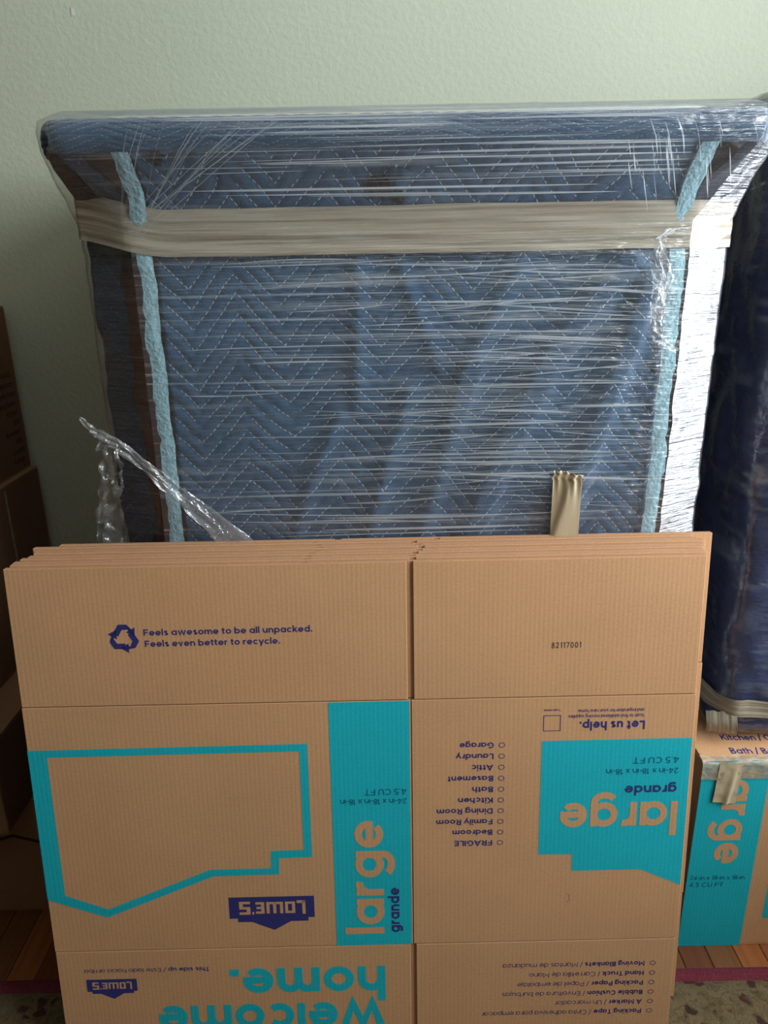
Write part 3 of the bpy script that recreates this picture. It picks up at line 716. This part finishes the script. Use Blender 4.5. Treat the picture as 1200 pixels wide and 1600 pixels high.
# stretch film: top edge, cove tent and body
rows = [(1.549, inset(SLAB_F, .06)), (1.549, inset(SLAB_F, .012)), (1.542, SLAB_F), (1.528, inset(SLAB_F, -.003)), (1.503, inset(SLAB_F, -.001))]
for i in range(1, 9):
    t = i / 8; rows.append((1.503 - .10 * t, lerpK(inset(SLAB_F, -.001), BOD_F, t)))
z = 1.403
while z > .05:
    z -= .03; rows.append((z, BOD_F))
def fjit(x, y, z, s):
    k = .0022 * fbm(x * .6, y * .6, z, 30, 2)
    return Vector((0, min(0, k), 0))
dlink('stretch_film', loft('stretch_film', rows, (42, 112), fjit), M['film'])
def cjit(x, y, z, s):
    k = .004 * fbm(x * .5, y * .5, z * 2.2, 16, 3)
    sx_ = 1 if x > .04 else -1
    return Vector((sx_ * k * .7, -abs(k), 0))
rowsc = [r_ for r_ in rows[:5]]
for i in range(1, 17):
    t = i / 16; rowsc.append((1.503 - .10 * t, lerpK(inset(SLAB_F, -.001), BOD_F, t)))
z = 1.403
while z > .05: z -= .012; rowsc.append((z, BOD_F))
dlink('corner_film', loft('corner_film', rowsc, (0, 42), cjit), M['film_corner_dim'])
dlink('corner_film', loft('corner_film', rowsc, (112, 154), cjit), M['film_corner'])

# ribs: bunched lines of stretched film, each a thin flat ribbon just above the film
class Ribbons:
    def __init__(s): s.v, s.f, s.uv = [], [], []
    def add(s, pts, w0, up=None, taper=True):
        n = len(pts); off = len(s.v)
        L = random.random() * 10
        for i, p in enumerate(pts):
            t = (pts[min(i + 1, n - 1)] - pts[max(i - 1, 0)]).normalized()
            q = up if up else Vector((0, -1, 0)).cross(t).normalized()
            k = (min(1, 4 * min(i, n - 1 - i) / (n - 1) + .12) if taper else 1) * w0 * .5
            s.v += [p + q * k, p - q * k]; s.uv += [(L + i * .03, L), (L + i * .03, L + w0)]
        s.f += [(off + 2 * i, off + 2 * i + 1, off + 2 * i + 3, off + 2 * i + 2) for i in range(n - 1)]
    def build(s, name, mat, kind='stuff'):
        me = mesh(name, s.v, s.f); L = me.uv_layers.new(name='UVMap')
        for lp in me.loops: L.data[lp.index].uv = s.uv[lp.vertex_index]
        return dlink(name, me, mat, True, kind)
def yfilm(z):
    if z > 1.503: return 1.098
    if z > 1.403: return 1.099 + (1.166 - 1.099) * (1.503 - z) / .10
    return 1.166
rb = Ribbons()
def hstrand(xa, xb, z, slope, w, bow=0):
    n = 12; P = []
    for i in range(n + 1):
        t = i / n; x = xa + (xb - xa) * t; zz = z + slope * (x - xa) + bow * math.sin(t * math.pi)
        P.append(Vector((x, yfilm(zz) - .003, zz)))
    rb.add(P, w)
rnd = random.Random(11)
for k in range(40):      # above the tape
    z = 1.44 + .098 * rnd.random(); xa = rnd.uniform(-.30, .25)
    hstrand(xa, min(.42, xa + rnd.uniform(.15, .6)), z, rnd.uniform(-.004, .012), rnd.choice((.0008, .0012, .0018, .0028)))
for k in range(95):     # over the face
    z = rnd.uniform(.86, 1.355); xa = rnd.uniform(-.32, .28)
    sl = rnd.uniform(-.03, .02) + (.05 * rnd.random() if rnd.random() < .45 else 0) - (.06 * rnd.random() if xa > .05 else 0)
    hstrand(xa, min(.43, xa + rnd.uniform(.12, .5)), z, sl, rnd.choice((.0006, .0009, .0012, .0018, .0026, .004)), rnd.uniform(-.004, .004))
for c0, z0 in ((.14, 1.28), (.20, 1.20), (.12, 1.05), (.22, 1.00), (.05, 1.14), (.25, 1.31)):      # bunches
    for k in range(9):
        z = z0 + rnd.uniform(-.03, .03); xa = c0 + rnd.uniform(-.2, .0)
        hstrand(xa, min(.43, xa + rnd.uniform(.15, .3)), z, rnd.uniform(-.08, .10), rnd.choice((.0006, .001, .0016)))
for k in range(20):      # fan from the left end of the tape up to the top edge
    xb = rnd.uniform(-.33, -.12); xa = rnd.uniform(-.40, -.34)
    P = []
    for i in range(9):
        t = i / 8; x = xa + (xb - xa) * t; z = 1.385 + .148 * t
        yy = yfilm(z) - .004
        P.append(Vector((x, yy + .03 * max(0, (-.34 - x) / .06) * (1 - t), z)))
    rb.add(P, rnd.choice((.0005, .0008, .0011)))
for k in range(24):      # short strained lines at the right end
    xb = rnd.uniform(.30, .50); z1 = rnd.uniform(1.46, 1.53); ln_ = rnd.uniform(.02, .06)
    P = []
    for i in range(5):
        t = i / 4; x = xb + ln_ * .45 * t; z = z1 - ln_ * t
        P.append(Vector((x, yfilm(z) - .004 + .05 * max(0, x - .48), z)))
    rb.add(P, rnd.choice((.0006, .001, .0014)))
rb.build('film_ribs', M['film_rib'])

# loose ends of film
def crumple(name, path, widths, axis, amp=.006, n=40, m_=8, mat=None, seed=0):
    """a bunched strip following path (list of Vectors)"""
    def fn(u, w):
        t = w * (len(path) - 1); i = min(int(t), len(path) - 2); f = t - i
        p = path[i].lerp(path[i + 1], f); wd = widths[i] + (widths[i + 1] - widths[i]) * f
        q = p + axis * (u - .5) * wd
        return q + Vector((amp * .5 * fbm(u * 4 + seed, w * 12, 0, 1), amp * 1.6 * fbm(u * 5, w * 14 + seed, 2, 1), amp * .5 * fbm(u * 4, w * 9, seed + 5, 1)))
    return dlink(name, grid_mesh(name, m_, n, fn, lambda u, w: (u * .06, w * .3)), mat or M['film_loose'])
def at(px, py, Y):
    d = Vector(((px - 600) / 1180, (py - 800) / 1180, 1))
    wv = rr * d.x - uu * d.y + _fwd
    return Vector((0, 0, CAM_H)) + wv * (Y / wv.y)
crumple('loose_film_tail', [at(124, 654, 1.15), at(150, 675, 1.145), at(182, 694, 1.14), at(235, 735, 1.14), at(300, 790, 1.145), at(372, 852, 1.15), at(430, 905, 1.161)],
        [.006, .012, .018, .020, .030, .050, .06], Vector((.5, 0, .85)).normalized(), .004, 60, 8, None, 3)
crumple('loose_film_flap', [at(150, 672, 1.21), at(172, 700, 1.215), at(176, 750, 1.22), at(170, 800, 1.22), at(176, 852, 1.225), at(180, 930, 1.23)],
        [.02, .035, .045, .05, .055, .055], Vector((1, -.2, 0)).normalized(), .014, 50, 10, M['film_loose'], 8)
crumple('loose_film_loop', [at(1075, 356, 1.16), at(1050, 357, 1.145), at(1033, 372, 1.135), at(1028, 400, 1.135), at(1037, 440, 1.14), at(1030, 480, 1.135), at(1024, 515, 1.135), at(1034, 535, 1.14), at(1056, 548, 1.16)],
        [.012, .014, .018, .022, .028, .024, .022, .018, .016], Vector((1, -.25, .25)).normalized(), .008, 60, 8, None, 14)
# paper tape tab hanging over the film
def tabfn(u, w):
    p0 = at(865, 737, 1.158); x = p0.x + .044 * u; z = p0.z - .21 * w
    fold = .45 - .9 * w
    d = u - (.62 - 1.15 * w)
    y = 1.160 - .009 * (1 / (1 + math.exp(-d * 26))) - .002 + .0022 * math.exp(-(w / .14) ** 2) * math.sin(u * 24)
    if w == 0: z -= .006 * sm(.4, .9, u) - .002 * math.sin(u * 30)
    return Vector((x + .002 * (w < .06) * math.sin(w * 90), y, z))
dlink('tape_tab', grid_mesh('tape_tab', 44, 60, tabfn, lambda u, w: (u * .05, w * .2)), M['tape_tab'])

# ------------------------------------------------------------------ stacked cartons on the left
def carton(name, x0, x1, y0, y1, z0, z1, mat_front, mat_side, label, group):
    e = empty(name, ((x0 + x1) / 2, (y0 + y1) / 2, z0)); tag(e, label, 'cardboard box', group)
    def p(nm, b, mat, bev=.0025):
        o = link(nm, box_mesh(nm, *b, bevel=bev, seg=2), mat, e); o.matrix_parent_inverse = Matrix.Translation(-e.location); return o
    t = .005
    parts = {}
    parts['front'] = p('front_panel', (x0, x1, y0, y0 + t, z0 + .004, z1 - .004), mat_front)
    p('back_panel', (x0, x1, y1 - t, y1, z0 + .004, z1 - .004), mat_front)
    parts['left'] = p('side_panel', (x0, x0 + t, y0 + t + .0003, y1 - t - .0003, z0 + .004, z1 - .004), mat_side)
    parts['right'] = p('side_panel', (x1 - t, x1, y0 + t + .0003, y1 - t - .0003, z0 + .004, z1 - .004), mat_side)
    ym = (y0 + y1) / 2
    parts['flap'] = p('top_flap', (x0 + .001, x1 - .001, y0 + .001, ym - .001, z1 - .004, z1), mat_front, .0012)
    parts['flap2'] = p('top_flap', (x0 + .001, x1 - .001, ym + .001, y1 - .001, z1 - .004, z1), mat_front, .0012)
    p('bottom_flap', (x0 + .001, x1 - .001, y0 + .001, ym - .001, z0, z0 + .004), mat_front, .0012)
    p('bottom_flap', (x0 + .001, x1 - .001, ym + .001, y1 - .001, z0, z0 + .004), mat_front, .0012)
    return e, parts
G = 'stacked cartons beside the dresser'
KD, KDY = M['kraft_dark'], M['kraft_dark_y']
def child_decal(name, VF, mat, part):
    V, F = VF; o = link(name, mesh(name, V, F), mat, part); o.matrix_parent_inverse = part.matrix_parent_inverse.copy(); 
    o.matrix_parent_inverse = (part.parent.matrix_basis @ part.matrix_parent_inverse @ part.matrix_basis).inverted(); return o
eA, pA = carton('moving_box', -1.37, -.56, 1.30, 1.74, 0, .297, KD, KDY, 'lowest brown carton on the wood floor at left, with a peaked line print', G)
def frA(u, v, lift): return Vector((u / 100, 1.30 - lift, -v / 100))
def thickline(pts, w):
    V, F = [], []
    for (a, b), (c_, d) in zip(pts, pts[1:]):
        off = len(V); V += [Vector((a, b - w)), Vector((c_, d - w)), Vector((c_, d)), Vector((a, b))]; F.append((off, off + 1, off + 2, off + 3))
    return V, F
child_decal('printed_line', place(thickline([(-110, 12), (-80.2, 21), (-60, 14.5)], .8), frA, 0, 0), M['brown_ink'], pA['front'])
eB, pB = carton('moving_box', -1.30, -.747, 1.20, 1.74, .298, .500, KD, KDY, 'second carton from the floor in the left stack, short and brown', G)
eC, pC = carton('moving_box', -1.28, -.823, 1.135, 1.742, .501, .900, KD, KDY, 'second carton from the top of the left stack, crease line on its side', G)
o = link('tape_strip', box_mesh('tape_strip', -.8229, -.8225, 1.565, 1.573, .52, .89), M['tape_clear'], eC); o.matrix_parent_inverse = Matrix.Translation(-eC.location)  # narrow strip standing in for a crease line in the panel
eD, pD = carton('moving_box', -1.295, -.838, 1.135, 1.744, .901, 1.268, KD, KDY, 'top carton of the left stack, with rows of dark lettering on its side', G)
def frD(u, v, lift): return Vector((-.838 + lift, u / 100, -v / 100))
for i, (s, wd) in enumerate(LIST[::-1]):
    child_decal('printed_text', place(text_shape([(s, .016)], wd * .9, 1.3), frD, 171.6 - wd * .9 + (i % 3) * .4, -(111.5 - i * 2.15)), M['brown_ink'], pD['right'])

# ------------------------------------------------------------------ carton on the right with a second wrapped piece on it
EX, EY, EZ = .591, 1.180, .452
eE, pE = carton('moving_box', EX, EX + .61, EY, EY + .457, 0, EZ, M['kraft'], M['kraft_y'], 'upright taped moving box with teal stripe, standing on the floor at right', 'large moving boxes')
def frE(u, v, lift): return Vector((EX + .61 - u / 100, EY - lift, (v - 22.9) / 100))
class _S: pass
before = set(bpy.data.objects)
long_panel_print(frE, pE['front'], False)
for o in set(bpy.data.objects) - before:
    pf = pE['front']; o.matrix_parent_inverse = (pf.parent.matrix_basis @ pf.matrix_parent_inverse @ pf.matrix_basis).inverted()
def frEt(u, v, lift): return Vector((EX + u / 100, EY + .20 - v / 100, EZ + lift))
for k, (tx, wd) in enumerate((('Kitchen / Cocina', 14.5), ('Bath / Ba\u00f1o', 10.5))):
    child_decal('printed_text', place(text_shape([(tx, .012)], wd, 1.8), frEt, 6.3, 13.2 + k * 4.2, -2), M['navy'], pE['flap'])
# tape over the top front edge of that box
def etape(u, w):
    x = EX - .004 + .34 * u
    L = .016 + .034 + .006 * fbm(x, 0, 0, 12)
    s_ = w * L
    if s_ < .016: y, z = EY + .016 - s_, EZ + .0045 + .003 * fbm(x, s_, 0, 25)
    else: y, z = EY - .003 - .003 * abs(fbm(x, s_, 3, 25)), EZ - (s_ - .016) - .012 * max(0, fbm(x, 1, 4, 9)) * ((s_ - .016) / .03)
    return Vector((x, y, z))
o = link('tape_strip', grid_mesh('tape_strip', 60, 16, etape, lambda u, w: (u * .3, w * .08)), M['tape_clear'], eE, True); o.matrix_parent_inverse = Matrix.Translation(-eE.location)
def etape2(u, w):
    x = EX + .028 + .044 * u - .004 * w; z = EZ + .006 - .092 * w - .004 * u
    return Vector((x, EY - .0045 - .006 * math.exp(-((u - .75 + .2 * w) / .12) ** 2) * w - .001 * fbm(x, 0, z, 50), z))
o = link('tape_end', grid_mesh('tape_end', 20, 24, etape2, lambda u, w: (u * .05, w * .1)), M['tape_tab'], eE, True); o.matrix_parent_inverse = Matrix.Translation(-eE.location)

wf2 = empty('wrapped_furniture', (.905, 1.45, EZ)); tag(wf2, 'tall piece wrapped in navy blanket and film, standing on the taped moving box', 'furniture')
def wl(name, me, mat, smooth=True, kind=None):
    o = link(name, me, mat, wf2, smooth, kind); o.matrix_parent_inverse = Matrix.Translation(-wf2.location); return o
FX0, FX1, FY0, FY1, FZ0, FZ1 = .640, 1.17, 1.242, 1.70, EZ + .010, 1.612
def blob(off, amp, seed, rad=.05):
    """rounded padded block surface, walked as a grid round the sides with closed top"""
    def outline(t, d):
        x0, x1, y0, y1 = FX0 - d, FX1 + d, FY0 - d, FY1 + d
        per = [(x0, y1), (x0, y0), (x1, y0), (x1, y1), (x0, y1)]
        Ls = [y1 - y0, x1 - x0, y1 - y0, x1 - x0]; tot = sum(Ls); s_ = t * tot
        for (a, b), L in zip(zip(per, per[1:]), Ls):
            if s_ <= L + 1e-9: f = s_ / L; x = a[0] + (b[0] - a[0]) * f; y = a[1] + (b[1] - a[1]) * f; break
            s_ -= L
        # round the vertical corners
        cx = min(max(x, x0 + rad), x1 - rad); cy = min(max(y, y0 + rad), y1 - rad)
        v_ = Vector((x - cx, y - cy))
        if v_.length > rad: v_ = v_.normalized() * rad
        if abs(x - cx) > 1e-6 and abs(y - cy) > 1e-6: x, y = cx + v_.normalized().x * rad, cy + v_.normalized().y * rad
        return x, y
    def fn(u, w):
        z = FZ0 + (FZ1 - FZ0) * min(1, w / .86)
        x, y = outline(u, off)
        k = 1.0
        edge = (FZ1 - z)
        ins = 0
        if w > .86: k = 1 - (w - .86) / .14; z = FZ1 + .012 * (1 - k)
        if edge < .05 and w <= .86: ins = .05 - math.sqrt(max(0, .05 ** 2 - (.05 - edge) ** 2))
        if w > .86: ins = .05
        if z - FZ0 < .03: ins = max(ins, .03 - math.sqrt(max(0, .03 ** 2 - (.03 - (z - FZ0)) ** 2)))
        cx, cy = (FX0 + FX1) / 2, (FY0 + FY1) / 2
        dx, dy = x - cx, y - cy; hx, hy = (FX1 - FX0) / 2, (FY1 - FY0) / 2
        x = cx + dx * (1 - ins / hx) * k; y = cy + dy * (1 - ins / hy) * k
        n_ = amp * fbm(x, y, z, 7) + amp * .5 * fbm(x, y, z * .6 + seed, 20, 2) + amp * .8 * abs(fbm(x + seed, y, z * .4, 11, 2))
        q = Vector((dx, dy, 0)).normalized()
        zz = z if z > FZ0 + .002 else FZ0
        # the slight bulge of the padded top
        zz += .010 * (w > .8) * fbm(x, y, 1, 6)
        return Vector((x, y, zz)) + q * n_
    return fn
wl('blanket', grid_mesh('blanket', 150, 110, blob(0, .012, 3), lambda u, w: (u * 2.0, w * 1.3)), M['blanket_blue'])
wl('stretch_film', grid_mesh('stretch_film', 150, 90, blob(.007, .012, 3), lambda u, w: (u * 2.0, w * 1.3)), M['film_wrap'])
def core():
    return box_mesh('core', FX0 + .04, FX1 - .04, FY0 + .04, FY1 - .04, FZ0 - .008, FZ1 - .04)
wl('core', core(), M['wood'], False)
def band(z0, z1, d, u0=.0, u1=1.0, tilt=0):
    b = blob(d, .012, 3)
    def fn(u, w):
        t = u0 + (u1 - u0) * u
        z = z0 + (z1 - z0) * w + tilt * (u - .5)
        p = b(t, (z - FZ0) / (FZ1 - FZ0) * .86)
        return p + Vector((0, -.0015 * math.sin(w * 25), 0))
    return grid_mesh('tape_band', 140, 8, fn, lambda u, w: (u * 2, w * .04))
wl('tape_band', band(.517, .553, .0105, .10, .75, .0), M['tape'])
def corner_tape(u, w):
    x = .620 + .046 * u + .006 * w; 
    y = 1.262 - .030 * u
    z = FZ0 + .050 - .048 * w + .012 * u - .006 * math.sin(u * 20) * .2
    return Vector((x - .004 * math.sin(w * 3), y - .012 * math.sin(w * math.pi), z))
wl('corner_tape', grid_mesh('corner_tape', 16, 16, corner_tape, lambda u, w: (w * .06, u * .06)), M['tape'])
